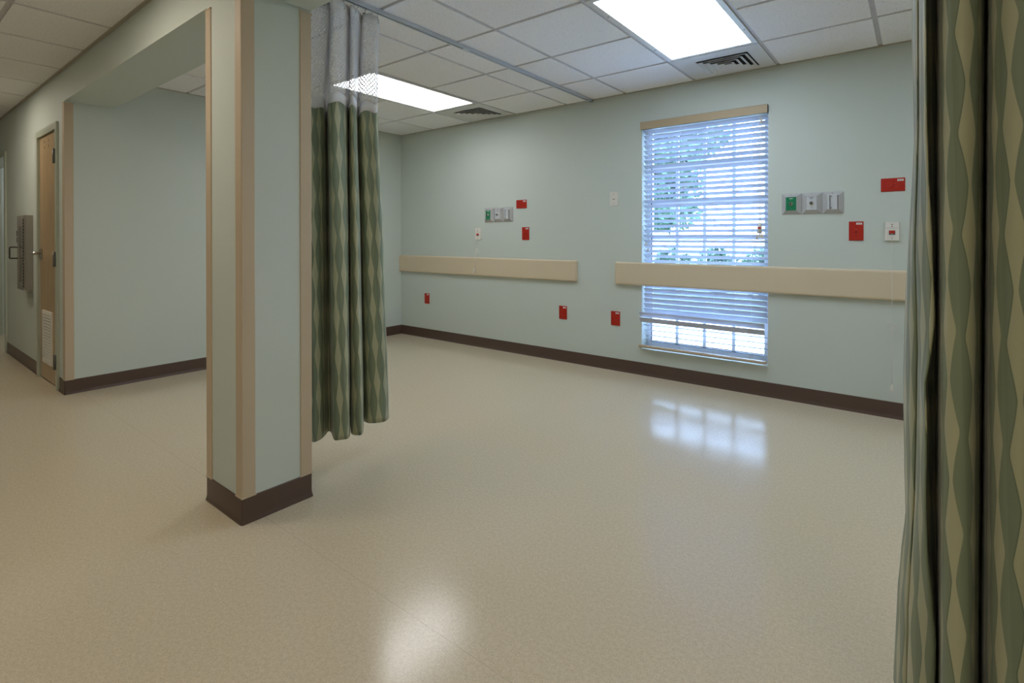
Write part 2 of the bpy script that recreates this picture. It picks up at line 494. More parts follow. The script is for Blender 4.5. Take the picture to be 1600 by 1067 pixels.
# ------------------------------------------------------------------ wall bumper rails
def bumper(x0, x1, label, caps):
    z0, z1 = 0.773, 0.972
    th = 0.034
    r = 0.016
    prof = [(YW, z0 + .004), (YW - th + r, z0)]
    for k in range(1, 6):
        a = k / 6 * PI / 2
        prof.append((YW - th + r - r * math.sin(a), z0 + r - r * math.cos(a)))
    prof.append((YW - th, z0 + r)); prof.append((YW - th, z1 - r))
    for k in range(1, 6):
        a = k / 6 * PI / 2
        prof.append((YW - th + r - r * math.cos(a), z1 - r + r * math.sin(a)))
    prof += [(YW - th + r, z1), (YW, z1 - .004)]
    e0 = .04 if caps[0] else 0; e1 = .04 if caps[1] else 0
    bm = bm_new(); prism(bm, prof, 'x', x0 + e0, x1 - e1)
    root = obj('bumper_rail', bm, M['rail'])
    for f in root.data.polygons: f.use_smooth = False
    for side, on in ((0, caps[0]), (1, caps[1])):
        if not on: continue
        bm = bm_new()
        xa, xb = (x0 + .0405, x0) if side == 0 else (x1 - .0405, x1)
        t = bmesh.new(); box(t, xa, xb, YW - th - .0008, YW - .0002, z0 - .0008, z1 + .0008)
        es = []
        for e in t.edges:
            m = (e.verts[0].co + e.verts[1].co) / 2
            if abs(m.y - (YW - th - .0008)) < 1e-5 and abs(m.x - xa) > 1e-4: es.append(e)
            elif abs(m.x - xb) < 1e-5 and m.y < YW - .005: es.append(e)
        bmesh.ops.bevel(t, geom=list(set(es)), offset=r, segments=4, affect='EDGES', profile=0.5)
        merge(bm, t); obj('end_cap', bm, M['rail'], root)
    return tag(root, label, 'bumper rail')
bumper(XE + .001, -2.528, 'tan wall bumper rail running from the far corner, ending left of the window', (False, True))
bumper(-2.130, 0.55, 'tan wall bumper rail crossing in front of the window blind', (True, False))

# ------------------------------------------------------------------ wall plates
def plate_base(root, x0, x1, z0, z1, mat, t=0.007, name='cover_plate'):
    bm = bm_new()
    tb = bmesh.new(); box(tb, x0, x1, YW - t, YW, z0, z1)
    es = [e for e in tb.edges if all(abs(v.co.y - (YW - t)) < 1e-6 for v in e.verts)]
    bmesh.ops.bevel(tb, geom=es, offset=0.0035, segments=2, affect='EDGES')
    merge(bm, tb)
    return obj(name, bm, mat, root)

def wall_label(root, cx, cz, w=.034, h=.0125, y=YW - .0076):
    bm = bm_new(); box(bm, cx - w / 2, cx + w / 2, y - .0006, y + .0006, cz - h / 2, cz + h / 2)
    lab = obj('label_strip', bm, M['label'], root)
    lab['label'] = 'small white printed label'
    bm = bm_new()
    for k, (a, b) in enumerate(((-.32, -.08), (.02, .12), (.17, .33))):
        box(bm, cx + a * w, cx + b * w, y - .0009, y - .0005, cz - h * .16, cz + h * .16)
    obj('printed_mark', bm, M['ink'], lab)

def screw(root, x, z, y=YW - .0072, r=.0028, mat=None):
    bm = bm_new(); cyl(bm, (x, y, z), 'y', r, .0022, 10)
    obj('screw', bm, mat or M['slot'], root)

def duplex_face(root, x, z, rot, grip=True):
    """one receptacle: rounded face with two slots and a ground hole; rot = True for a sideways plate"""
    bm = bm_new(); cyl(bm, (x, YW - .0085, z), 'y', .0165, .006, 24)
    fc = obj('receptacle', bm, M['red_dark'], root)
    y0, y1 = YW - .0121, YW - .0108
    def sl(dx, dz, w, h, nm='slot'):
        if rot: dx, dz, w, h = dz, -dx, h, w
        bm = bm_new(); box(bm, x + dx - w / 2, x + dx + w / 2, y0, y1, z + dz - h / 2, z + dz + h / 2)
        obj(nm, bm, M['slot'], fc)
    sl(-.0062, .004, .0028, .0085); sl(.0062, .004, .0028, .0070)
    dx, dz = (0, -.0075) if not rot else (-.0075, 0)
    bm = bm_new(); cyl(bm, (x + dx, YW - .0114, z + dz), 'y', .0030, .0014, 12)
    obj('ground_hole', bm, M['dark'], fc)

def outlet(x0, x1, z0, z1, label, kind):
    cx, cz = (x0 + x1) / 2, (z0 + z1) / 2
    root = thing('wall_outlet' if kind != 'switch' else 'wall_switch', (cx, YW, cz), label, 'outlet' if kind != 'switch' else 'switch')
    plate_base(root, x0, x1, z0, z1, M['red_plate'])
    wall_label(root, x1 - .024, z1 - .0145, w=.033)
    if kind == 'duplex':
        duplex_face(root, cx, cz + .0195, False); duplex_face(root, cx, cz - .0195, False); screw(root, cx, cz)
    elif kind == 'side':
        duplex_face(root, cx - .0195, cz, True); duplex_face(root, cx + .0195, cz, True); screw(root, cx, cz)
    else:
        bm = bm_new(); box(bm, cx - .005, cx + .005, YW - .0078, YW - .006, cz - .012, cz + .012)
        obj('toggle_slot', bm, M['slot'], root)
        bm = bm_new()
        prism(bm, [(YW - .006, cz - .007), (YW - .006, cz + .006), (YW - .019, cz + .013), (YW - .021, cz + .006)], 'x', cx - .0045, cx + .0045)
        obj('toggle', bm, M['red_dark'], root)
        screw(root, cx, cz + .030); screw(root, cx, cz - .030)
    return root
outlet(-4.634, -4.553, .405, .528, 'red duplex wall outlet low on the wall below the bumper rail, nearest the far corner', 'duplex')
outlet(-2.733, -2.646, .405, .532, 'red duplex wall outlet just below the right end of the far bumper rail', 'duplex')
outlet(-2.180, -2.092, .402, .528, 'red duplex wall outlet low on the wall at the left side of the window', 'duplex')
outlet(-3.254, -3.124, 1.485, 1.570, 'small sideways red outlet above and right of the far gas outlet panel', 'side')
outlet(-3.181, -3.092, 1.163, 1.292, 'upright red switch plate below the far gas outlet panel', 'switch')
outlet(-.383, -.300, 1.165, 1.294, 'upright red switch plate right of the window, below the near gas outlet panel', 'switch')
outlet(-.205, -.077, 1.487, 1.574, 'sideways red outlet high on the wall, close to the near curtain edge', 'side')

# white blank switch plate left of the window
root = thing('switch_plate', (-2.152, YW, 1.53), 'pale grey wall plate with a small dark slot, left of the window', 'switch plate')
plate_base(root, -2.193, -2.111, 1.467, 1.594, M['switch_plate'])
bm = bm_new(); box(bm, -2.163, -2.141, YW - .0082, YW - .0066, 1.527, 1.532); obj('slot', bm, M['dark'], root)
for z in (1.573, 1.490): screw(root, -2.152, z, mat=M['ink'])

# ------------------------------------------------------------------ medical gas panels
def gas_panel(x0, z0, label):
    W, H = 0.1285, 0.152
    T = 0.026
    root = thing('gas_outlet_panel', (x0 + 1.5 * W, YW, z0), label, 'gas outlet')
    for k in range(3):
        a, b = x0 + k * W + .0006, x0 + (k + 1) * W - .0006
        c, d = z0, z0 + H
        i0, i1, j0, j1 = a + .030, b - .030, c + .028, d - .026
        bm = bm_new()
        V = lambda x, y, z: bm.verts.new((x, y, z))
        O = [V(a, YW, c), V(b, YW, c), V(b, YW, d), V(a, YW, d)]
        E = [V(a, YW - .003, c), V(b, YW - .003, c), V(b, YW - .003, d), V(a, YW - .003, d)]
        I = [V(i0, YW - T, j0), V(i1, YW - T, j0), V(i1, YW - T, j1), V(i0, YW - T, j1)]
        B = [V(i0, YW - .012, j0), V(i1, YW - .012, j0), V(i1, YW - .012, j1), V(i0, YW - .012, j1)]
        for P0, P1 in ((O, E), (E, I), (I, B)):
            for q in range(4):
                bm.faces.new((P0[q], P0[(q + 1) % 4], P1[(q + 1) % 4], P1[q]))
        bm.faces.new(B)
        bez = obj('bezel', bm, M['bezel'], root)
        bm = bm_new(); cyl(bm, ((a + b) / 2, YW - .0165, d - .013), 'y', .0028, .004, 10); obj('screw', bm, M['chrome'], bez)
        mx, mz = (i0 + i1) / 2, (j0 + j1) / 2
        if k < 2:
            bm = bm_new(); rbox(bm, i0 + .001, i1 - .001, YW - .0235, YW - .0105, j0 + .001, j1 - .001, .001, 1)
            pl = obj('face_plate', bm, M['green_plate'] if k == 0 else M['grey_plate'], root)
            pl['label'] = 'green face plate' if k == 0 else 'white face plate'
            bm = bm_new(); box(bm, mx - .012, mx + .012, YW - .0241, YW - .0232, j1 - .014, j1 - .009)
            obj('printed_mark', bm, M['label'] if k == 0 else M['ink'], pl)
            for zz in (j1 - .020, j0 + .016):
                bm = bm_new(); cyl(bm, (mx, YW - .024, zz), 'y', .0028, .002, 10); obj('screw', bm, M['chrome'], pl)
            bm = bm_new(); tube(bm, [(mx, YW - .020, mz), (mx, YW - .030, mz), (mx, YW - .030, mz), (mx, YW - .042, mz)], [.0125, .0125, .0092, .0092], 20)
            pt = obj('gas_port', bm, M['chrome'], root)
            bm = bm_new(); cyl(bm, (mx, YW - .0424, mz), 'y', .0062, .0014, 16); obj('port_hole', bm, M['dark'], pt)
        else:
            bm = bm_new(); box(bm, i0 + .001, i1 - .001, YW - .0205, YW - .011, j0 + .0005, j1 - .0005)
            obj('face_plate', bm, M['bezel'], root)
            bm = bm_new(); rbox(bm, i0 + .002, i0 + .016, YW - .036, YW - .02, j0 - .001, j1 + .003, .002, 1)
            rbox(bm, i0 + .024, i1 - .004, YW - .040, YW - .02, j0 - .001, j1 + .003, .002, 1)
            sb = obj('slide_bracket', bm, M['grey_plate'], root); sb['label'] = 'vertical slide bracket for a bottle'
            for zz in (j1 - .008, j0 + .010):
                bm = bm_new(); cyl(bm, (i0 + .029, YW - .0405, zz), 'y', .0035, .003, 10); obj('screw', bm, M['case_dark'], sb)
    return root
gas_panel(-3.683, 1.351, 'three-gang grey medical gas panel on the far wall, left bay beside the small red outlet')
gas_panel(-.7975, 1.352, 'three-gang grey medical gas panel just right of the window')

# ------------------------------------------------------------------ nurse call stations with pull cords
def call_station(x0, x1, z0, z1, label, cord_pts, hook, pend):
    cx, cz = (x0 + x1) / 2, (z0 + z1) / 2
    root = thing('nurse_call_station', (cx, YW, cz), label, 'call station')
    t = .016
    bm = bm_new(); rbox(bm, x0, x1, YW - t, YW, z0, z1, .0022, 2); obj('housing', bm, M['white_plastic'], root)
    bm = bm_new(); box(bm, x0 + .0005, x1 - .0005, YW - t - .0003, YW - t + .001, z1 - .0405, z1 - .0392); obj('seam', bm, M['ink'], root)
    for dz in (.017, .030):
        bm = bm_new(); cyl(bm, (cx, YW - t, z1 - dz), 'y', .0032, .0016, 12); obj('indicator', bm, M['dark'], root)
    bm = bm_new(); box(bm, cx - .0165, cx + .0165, YW - t - .0005, YW - t + .001, cz - .023, cz + .005); obj('slider_recess', bm, M['ink'], root)
    bm = bm_new(); rbox(bm, cx - .0155, cx + .0155, YW - t - .0055, YW - t, cz - .014, cz + .0045, .0015, 2)
    sl = obj('slider', bm, M['red_plate'], root); sl['label'] = 'red pull slider'
    bm = bm_new(); cyl(bm, (cx, YW - t, z0 + .014), 'y', .0035, .0016, 12); obj('screw', bm, M['ink'], root)
    bm = bm_new(); tube(bm, [(cx, YW - t - .004, cz - .012)] + [(cx + a, YW - b, c) for a, b, c in cord_pts], .0014, 6)
    cord = obj('pull_cord', bm, M['cord'], root)
    hx, hy, hz = hook[:3]
    if hook[3] == 'hook':
        bm = bm_new()
        pts = [(hx - .022, hy, hz - .030), (hx - .022, hy, hz - .010)]
        for k in range(7):
            a = PI - k * PI / 6
            pts.append((hx + .020 * math.cos(a), hy, hz - .004 + .016 * math.sin(a)))
        pts += [(hx + .020, hy, hz - .020), (hx + .013, hy, hz - .030)]
        tube(bm, pts, .0038, 8)
        cyl(bm, (hx, hy, hz + .018), 'z', .006, .018, 10, .003)
        obj('cord_hook', bm, M['white_plastic'], cord)
    else:
        bm = bm_new()
        rnd = random.Random(3)
        for k in range(4):
            pts = []
            ph = rnd.uniform(0, 6)
            for q in range(15):
                a = q / 14 * 2 * PI
                pts.append((hx + (.014 + .004 * k) * math.sin(a + ph) * (.6 + .2 * k) + .006, hy + .004 * math.sin(2 * a + k), hz - .022 - .004 * k + (.022 + .006 * k) * math.cos(a)))
            tube(bm, pts, .0012, 5)
        tube(bm, [(hx - .002, hy, hz), (hx + .008, hy, hz - .045), (hx + .020, hy - .002, hz - .088)], .0012, 5)
        tube(bm, [(hx - .018, hy, hz + .001), (hx - .006, hy - .004, hz + .004), (hx + .006, hy, hz - .002), (hx + .018, hy - .002, hz + .001)], .0032, 6)
        obj('cord_knot', bm, M['cord'], cord)
    px, py, pz = pend
    bm = bm_new(); tube(bm, [(px, py, pz + .022), (px, py, pz + .018), (px, py, pz - .020), (px, py, pz - .023)], [.0030, .0050, .0112, .0095], 14)
    obj('cord_pendant', bm, M['white_plastic'], cord)
    return root
call_station(-3.812, -3.737, 1.165, 1.288, 'white nurse call station with a red slider under the far gas outlet panel',
             [(0, .022, 1.16), (-.004, .03, 1.05), (-.010, .046, .96), (-.016, .050, .85)], (-3.779, YW - .030, 1.047, 'hook'), (-3.792, YW - .052, .832))
call_station(-.182, -.107, 1.165, 1.287, 'white nurse call station with a long looped pull cord near the right curtain',
             [(0, .022, 1.16), (.003, .046, .99), (.004, .050, .78), (.004, .040, .62), (.004, .036, .40), (.003, .036, .225)], (-.140, YW - .038, .625, 'knot'), (-.1415, YW - .036, .208))

# ------------------------------------------------------------------ window
win = thing('window_1', ((WX0 + WX1) / 2, YW + .12, WZ0), kind='structure')
FY0, FY1 = YW + .120, YW + .198
GY = YW + .150
gx0, gx1, gz0, gz1 = -1.862, -.940, .272, 2.105
bm = bm_new()
box(bm, WX0, gx0, FY0, FY1, WZ0, WZ1); box(bm, gx1, WX1, FY0, FY1, WZ0, WZ1)
box(bm, gx0, gx1, FY0, FY1, WZ0, gz0); box(bm, gx0, gx1, FY0, FY1, gz1, WZ1)
obj('window_frame', bm, M['win_frame'], win)
bm = bm_new()
for k in (1, 2, 3):
    x = gx0 + (gx1 - gx0) * k / 4
    box(bm, x - .0125, x + .0125, GY - .010, GY + .010, gz0, gz1)
for k in (1, 2, 3, 4, 5):
    z = gz0 + (gz1 - gz0) * k / 6
    h = .020 if k >= 3 else .012
    box(bm, gx0, gx1, GY - .0105, GY + .0105, z - h, z + h)
obj('muntins', bm, M['win_frame'], win)
bm = bm_new(); box(bm, gx0 - .001, gx1 + .001, GY - .002, GY + .002, gz0 - .001, gz1 + .001); obj('glass_pane', bm, M['glass'], win)
bm = bm_new(); box(bm, gx0 - .0005, gx0 + .007, GY - .016, GY - .0025, gz0, gz1); obj('blue_strip', bm, M['blue_strip'], win)  # dark blue strip along the left edge of the glass
bm = bm_new(); box(bm, gx0, gx1, FY0 + .004, GY - .0025, gz0 - .0005, gz0 + .005); obj('sill_track', bm, M['blue_strip'], win)

# ------------------------------------------------------------------ venetian blind
bl = thing('window_blind', ((WX0 + WX1) / 2, YW, WZ0), 'white venetian blind with tan valance hanging in the window', 'blind')
def slat(bm, z, th, x0, x1, yc, w=.050, t=.0028, sag=0.0):
    """one slat; th = tilt (negative: outer edge low); slightly cambered"""
    n = 5
    prof = []
    for k in range(n):
        s = -w / 2 + w * k / (n - 1)
        c = .0022 * (1 - (2 * s / w) ** 2)
        prof.append((s, c + t / 2))
    for k in range(n - 1, -1, -1):
        s = -w / 2 + w * k / (n - 1)
        c = .0022 * (1 - (2 * s / w) ** 2)
        prof.append((s, c - t / 2))
    ct, st = math.cos(th), math.sin(th)
    pr = [(yc + s * ct - c * st, z + s * st + c * ct) for s, c in prof]
    if sag == 0: prism(bm, pr, 'x', x0, x1)
    else:
        t_ = bmesh.new(); prism(t_, pr, 'x', x0, x1)
        for v in t_.verts:
            v.co.z += sag * (v.co.x - (x0 + x1) / 2) / (x1 - x0)
        merge(bm, t_)
def tilt(z):
    # outer edge hangs low; nearly closed in the lower third, open at the bottom
    pts = [(.24, -18), (.45, -20), (.53, -58), (.62, -57), (.78, -54), (.95, -28), (1.3, -26), (1.7, -27), (2.0, -30), (2.1, -36)]
    for (a, p), (b, q) in zip(pts, pts[1:]):
        if z <= b: return math.radians(p + (q - p) * max(0, (z - a)) / (b - a))
    return math.radians(-36)
SP = .0426
YS = YW + .036
bm = bm_new(); z = 2.092; zs = []
while z > .288:
    zs.append(z); z -= SP
loose = [z for z in zs if .455 < z < .545][:2]
for z in zs:
    if z in loose: continue
    slat(bm, z, tilt(z) + math.radians(random.uniform(-1.2, 1.2)), WX0 + .008, WX1 - .010, YS)
obj('slats', bm, M['blind'], bl)
for k, z in enumerate(loose):
    bm = bm_new(); slat(bm, z + .010 - .004 * k, math.radians(-62 if k == 0 else -58), WX0 - .010, WX1 - .018, YW - .0215, sag=-.004)
    o = obj('slat', bm, M['blind'], bl); o['label'] = 'slat slipped forward and to the left'
# valance with a returned end
bm = bm_new()
prism(bm, [(YW - .020, 2.113), (YW - .014, 2.113), (YW - .012, 2.172), (YW - .020, 2.176), (YW - .026, 2.170), (YW - .023, 2.140)], 'x', WX0 - .006, WX1 - .003)
obj('valance', bm, M['blind_tan'], bl)
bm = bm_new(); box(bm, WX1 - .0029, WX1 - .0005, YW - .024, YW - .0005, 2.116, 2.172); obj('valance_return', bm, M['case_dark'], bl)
bm = bm_new(); box(bm, WX0 + .006, WX1 - .008, YW + .010, YW + .062, 2.112, 2.142); obj('head_rail', bm, M['blind'], bl)
bm = bm_new()
t = bmesh.new(); box(t, WX0 - .010, WX1 - .004, YW - .047, YW - .002, .246, .266)
bmesh.ops.bevel(t, geom=[e for e in t.edges if abs(e.verts[0].co.x - e.verts[1].co.x) > .1], offset=.006, segments=3, affect='EDGES')
merge(bm, t); obj('bottom_rail', bm, M['blind_tan'], bl)
# ladder cords, lift cords, tassels
for fx in (.105, .345, .605, .885):
    x = WX0 + (WX1 - WX0) * fx
    bm = bm_new()
    for dy in (-.027, .027):
        tube(bm, [(x, YS + dy, 2.11), (x, YS + dy, .56), (x, YS + dy - .035, .27)], .0009, 5)
    obj('ladder_cord', bm, M['cord'], bl)
for cx_, z_end, r_ in ((-.944, 1.268, .0011), (-.955, 1.285, .0011), (-.935, 1.285, .0011)):
    bm = bm_new(); tube(bm, [(cx_, YW - .004, 2.112), (cx_, YW - .006, 1.7), (cx_ + (-.942 - cx_) * .7, YW - .008, z_end)], r_, 5)
    obj('lift_cord', bm, M['cord'], bl)
bm = bm_new(); tube(bm, [(-.936, YW - .006, 2.083), (-.936, YW - .006, 2.075), (-.936, YW - .006, 2.045), (-.936, YW - .006, 2.04)], [.003, .007, .008, .004], 10)
obj('cord_stop', bm, M['ivory'], bl)
bm = bm_new()
tube(bm, [(-.944, YW - .010, 1.30), (-.944, YW - .011, 1.27), (-.946, YW - .012, 1.215)], [.008, .014, .018], 10)
bag = obj('cord_bundle', bm, M['cord'], bl); bag['label'] = 'pull cords bundled in a clear bag'
bm = bm_new(); tube(bm, [(-.957, YW - .025, 1.262), (-.944, YW - .029, 1.256), (-.932, YW - .027, 1.259)], [.006, .008, .005], 8); obj('red_tie', bm, M['red_plate'], bag)
for dx, dz in ((-.013, -.006), (.004, .006), (.016, .002)):
    bm = bm_new(); tube(bm, [(-.946 + dx, YW - .018, 1.212 + dz), (-.946 + dx * 1.3, YW - .018, 1.185 + dz), (-.946 + dx * 1.3, YW - .018, 1.178 + dz)], [.004, .0085, .006], 10)
    obj('tassel', bm, M['ivory'], bag)
for tx, tz in ((-1.848, 1.135), (-1.829, 1.078)):
    bm = bm_new(); tube(bm, [(tx, YW - .006, tz + .016), (tx, YW - .006, tz + .010), (tx, YW - .006, tz - .012), (tx, YW - .006, tz - .015)], [.003, .0055, .0075, .005], 10)
    ts = obj('tassel', bm, M['ivory'], bl)
    bm = bm_new(); tube(bm, [(tx, YW - .006, tz + .014), (tx + .002, YW - .004, 1.6), (tx + .004, YW - .002, 2.112)], .0009, 5)
    obj('tilt_cord', bm, M['cord'], ts)

# ------------------------------------------------------------------ ceiling lights
def troffer(name, x, y, w, l, lens, label, z=CEIL):
    root = thing(name, (x + w / 2, y + l / 2, z), label, 'ceiling light', 'recessed ceiling lights')
    g = .010; fw = .032
    a, b, c, d = x + g, x + w - g, y + g, y + l - g
    zf = z - .004
    bm = bm_new()
    box(bm, a, a + fw, c, d, zf, z + .012); box(bm, b - fw, b, c, d, zf, z + .012)
    box(bm, a + fw, b - fw, c, c + fw, zf, z + .012); box(bm, a + fw, b - fw, d - fw, d, zf, z + .012)
    obj('frame', bm, M['vent'], root)
    bm = bm_new(); box(bm, a + fw, b - fw, c + fw, d - fw, z + .001, z + .004); obj('lens', bm, lens, root)
    for px_ in (a + .012, b - .012):
        for py_ in (c + l * .2, c + l * .75):
            bm = bm_new(); cyl(bm, (px_, py_, zf - .001), 'z', .004, .004, 10); obj('latch', bm, M['hinge'], root)
    return root
troffer('ceiling_light', -1.4294, 2.426, TILE, 1.214, M['lens_cool'], 'large lit ceiling light panel at the top, in front of the window')
troffer('ceiling_light', -3.8678, 2.426, TILE, 1.214, M['lens'], 'lit ceiling light panel partly behind the curtain net, in the far bay')
troffer('ceiling_light', 1.009, 2.426, TILE, 1.214, M['lens_cool'], 'unseen light panel added to brighten the bay behind the right curtain')  # out-of-view panel, added for more brightness on the right side
for k, (lx, ly) in enumerate(hall_lights):
    troffer('ceiling_light', lx, ly, TILE, TILE, M['lens_hall'],
            ('square warm ceiling light of the hall, in front of the column', 'square warm ceiling light of the hall, in front of the wooden closet door', 'unseen square warm light behind the viewpoint, added to brighten the hall and near curtain', 'unseen square warm light right of the near curtain, added to brighten the hall')[k])
troffer('ceiling_light', -8.5, 1.5, TILE, TILE, M['lens'], 'unseen square light added to brighten the room behind the open doorway')  # lamp out of view, added to light the room past the doorway

# ------------------------------------------------------------------ air diffusers
def diffuser(x, y, label):
    w, l = TILE, YW - .02 - y
    cx, cy = x + w / 2 + .020, 3.945
    root = thing('air_vent', (cx, cy, CEIL), label, 'vent')
    g = .012
    h = .176
    z = CEIL
    bm = bm_new()
    a, b, c, d = x + g, x + w - g, y + g, YW - .022
    box(bm, a, cx - h, c, d, z, z + .008); box(bm, cx + h, b, c, d, z, z + .008)
    box(bm, cx - h, cx + h, c, cy - h, z, z + .008); box(bm, cx - h, cx + h, cy + h, d, z, z + .008)
    obj('face_panel', bm, M['vent'], root)
    bm = bm_new(); box(bm, cx - h - .002, cx + h + .002, cy - h - .002, cy + h + .002, z + .0062, z + .0078)
    obj('duct_opening', bm, M['duct'], root)
    # four nested louvre rings, each a sloping square frame, then the centre cone
    for k in range(4):
        ro = h - .003 - k * .040       # lower, outer edge
        ri = ro - .026                 # upper, inner edge
        bm = bm_new()
        lo = [bm.verts.new((cx + sx * ro, cy + sy * ro, z - .011)) for sx, sy in ((-1, -1), (1, -1), (1, 1), (-1, 1))]
        lo2 = [bm.verts.new((cx + sx * (ro - .0025), cy + sy * (ro - .0025), z - .0125)) for sx, sy in ((-1, -1), (1, -1), (1, 1), (-1, 1))]
        hi = [bm.verts.new((cx + sx * ri, cy + sy * ri, z + .005)) for sx, sy in ((-1, -1), (1, -1), (1, 1), (-1, 1))]
        hi2 = [bm.verts.new((cx + sx * (ri - .0025), cy + sy * (ri - .0025), z + .0035)) for sx, sy in ((-1, -1), (1, -1), (1, 1), (-1, 1))]
        for P0, P1 in ((lo, lo2), (lo2, hi2), (hi2, hi), (hi, lo)):
            for q in range(4): bm.faces.new((P0[q], P0[(q + 1) % 4], P1[(q + 1) % 4], P1[q]))
        obj('louver_ring', bm, M['vent'], root)
    return root
diffuser(-1.4294, 3.640, 'square white ceiling air vent between the large light panel and the window wall')
diffuser(-3.8678, 3.640, 'square ceiling air vent with dark louvers at the end of the far light panel')

# ------------------------------------------------------------------ curtain tracks and curtains
def ray_ratio(px):      # X/Y along the line of sight of a column of pixels (plan bearing from the camera foot)
    q = (px - 800) / F_PX
    s, c = math.sin(YAW), math.cos(YAW)
    return (-s + c * q) / (c + s * q)

def track(x, y0, y1, label):
    zt = CEIL - .002
    root = thing('curtain_track', (x, y1, zt), label, 'curtain track')
    w = .0175; hgt = .020
    prof = [(x - w, zt - hgt), (x - .005, zt - hgt), (x - .005, zt - hgt + .003), (x - w + .003, zt - hgt + .003), (x - w + .003, zt - .003), (x + w - .003, zt - .003),
            (x + w - .003, zt - hgt + .003), (x + .005, zt - hgt + .003), (x + .005, zt - hgt), (x + w, zt - hgt), (x + w, zt), (x - w, zt)]
    bm = bm_new(); prism(bm, prof, 'y', y0, y1 - .014); obj('channel', bm, M['alum'], root)
    bm = bm_new(); rbox(bm, x - w - .001, x + w + .001, y1 - .0145, y1, zt - hgt - .001, zt + .0005, .002, 1); obj('end_stop', bm, M['hinge'], root)
    bm = bm_new(); rbox(bm, x - w - .0012, x + w + .0012, y0 + 1.17, y0 + 1.23, zt - hgt - .0012, zt - .001, .0005, 1); obj('splice', bm, M['alum'], root)
    return root
TX1, TX2 = -2.37, 0.12
track(TX1, YB + .022, YW - .022, 'pale aluminium curtain track on the ceiling between the two bays')
track(TX2, YB + .022, YW - .022, 'aluminium curtain track above the near right curtain')

def catmull(P, n):
    out = []
    for i in range(len(P) - 1):
        p0, p1, p2, p3 = P[max(i - 1, 0)], P[i], P[i + 1], P[min(i + 2, len(P) - 1)]
        for k in range(n):
            t = k / n
            out.append(tuple(0.5 * ((2 * b) + (-a + c) * t + (2 * a - 5 * b + 4 * c - d) * t * t + (-a + 3 * b - 3 * c + d) * t ** 3) for a, b, c, d in zip(p0, p1, p2, p3)))
    out.append(tuple(P[-1]))
    return out

def sheet(levels, zs, n=6):
    """levels: list of (z, [(x,y)...]) from high to low, all the same count -> grid rows at zs"""
    fine = [(z, catmull(P, n)) for z, P in levels]
    rows = []
    for z in zs:
        if z >= fine[0][0]: rows.append((z, fine[0][1])); continue
        if z <= fine[-1][0]: rows.append((z, fine[-1][1])); continue
        for i in range(len(fine) - 1):
            if fine[i][0] >= z >= fine[i + 1][0]:
                a0 = fine[max(i - 1, 0)]; a1 = fine[i]; a2 = fine[i + 1]; a3 = fine[min(i + 2, len(fine) - 1)]
                t = (a1[0] - z) / (a1[0] - a2[0])
                h = t * t * (3 - 2 * t)
                t = t * .5 + h * .5
                rows.append((z, [(p[0] + (q[0] - p[0]) * t, p[1] + (q[1] - p[1]) * t) for p, q in zip(a1[1], a2[1])]))
                break
    return rows

def cloth(name, rows, mat, parent, shear=0.0, zfun=None, u0=0.0):
    mid = rows[len(rows) // 2][1]
    us = [u0]
    for a, b in zip(mid, mid[1:]): us.append(us[-1] + math.hypot(b[0] - a[0], b[1] - a[1]))
    bm = bm_new(); uvl = bm.loops.layers.uv.new('UVMap')
    G = []
    for ri, (z, P) in enumerate(rows):
        G.append([bm.verts.new((p[0], p[1], z + (zfun(ri, i, us[i]) if zfun else 0))) for i, p in enumerate(P)])
    for r in range(len(G) - 1):
        for i in range(len(G[0]) - 1):
            f = bm.faces.new((G[r][i], G[r + 1][i], G[r + 1][i + 1], G[r][i + 1])); f.smooth = True
            for lp, (rr, ii) in zip(f.loops, ((r, i), (r + 1, i), (r + 1, i + 1), (r, i + 1))):
                zz = rows[rr][0]
                lp[uvl].uv = (us[ii] + shear * zz, zz)
    o = obj(name, bm, mat, parent, recalc=False)
    s = o.modifiers.new('thickness', 'SOLIDIFY'); s.thickness = .0016; s.offset = 0
    return o

GT = 1.878     # top of the green cloth
def build_curtain(root, levels, mesh_levels, hem, u0, shear, rings_at, track_x, sag_k):
    n = 6
    zs = [GT - (GT - hem) * k / 60 for k in range(61)]
    rows = sheet(levels, zs, n)
    top_x = [p[0] for p in rows[0][1]]
    def dip(i):         # the heading sags where the cloth is pushed back between two hooks
        return -sag_k * max(0.0, abs(top_x[i] - track_x) - .02) + .006 * math.sin(i * .37)
    cl = cloth('cloth_panel', rows, M['curtain'], root, shear, lambda r, i, u: dip(i) * max(0.0, 1 - r / 14.0), u0)
    # white tape joining cloth and net
    wr = sheet(mesh_levels, [GT + .052, GT + .03, GT - .004], n)
    b = cloth('joining_band', wr, M['band'], root, 0, lambda r, i, u: dip(i))
    b['label'] = 'white band joining net and cloth'
    top = CEIL - .052
    mz = [top - (top - GT - .05) * k / 16 for k in range(17)]
    mr = sheet(mesh_levels, mz, n)
    nt_ = cloth('net_panel', mr, M['net'], root, 0, lambda r, i, u: dip(i) * (r / 16.0) ** 2)
    nt_['label'] = 'white open-weave net'
    tr = sheet(mesh_levels, [top + .012, top - .012, top - .040], n)
    cloth('top_tape', tr, M['band'], root)['label'] = 'white heading tape'
    for (x, y, tx) in rings_at:
        bm = bm_new()
        tube(bm, [(tx, y, CEIL - .018), (tx, y, CEIL - .030), (x, y + .002, CEIL - .050), (x, y, CEIL - .060)], .0016, 6)
        for k in range(13):
            pass
        pts = [(x + .0, y + .008 * math.cos(a), CEIL - .066 + .008 * math.sin(a)) for a in [q * 2 * PI / 12 for q in range(13)]]
        tube(bm, pts, .0018, 6, cap=False)
        obj('carrier_hook', bm, M['chrome'], root)

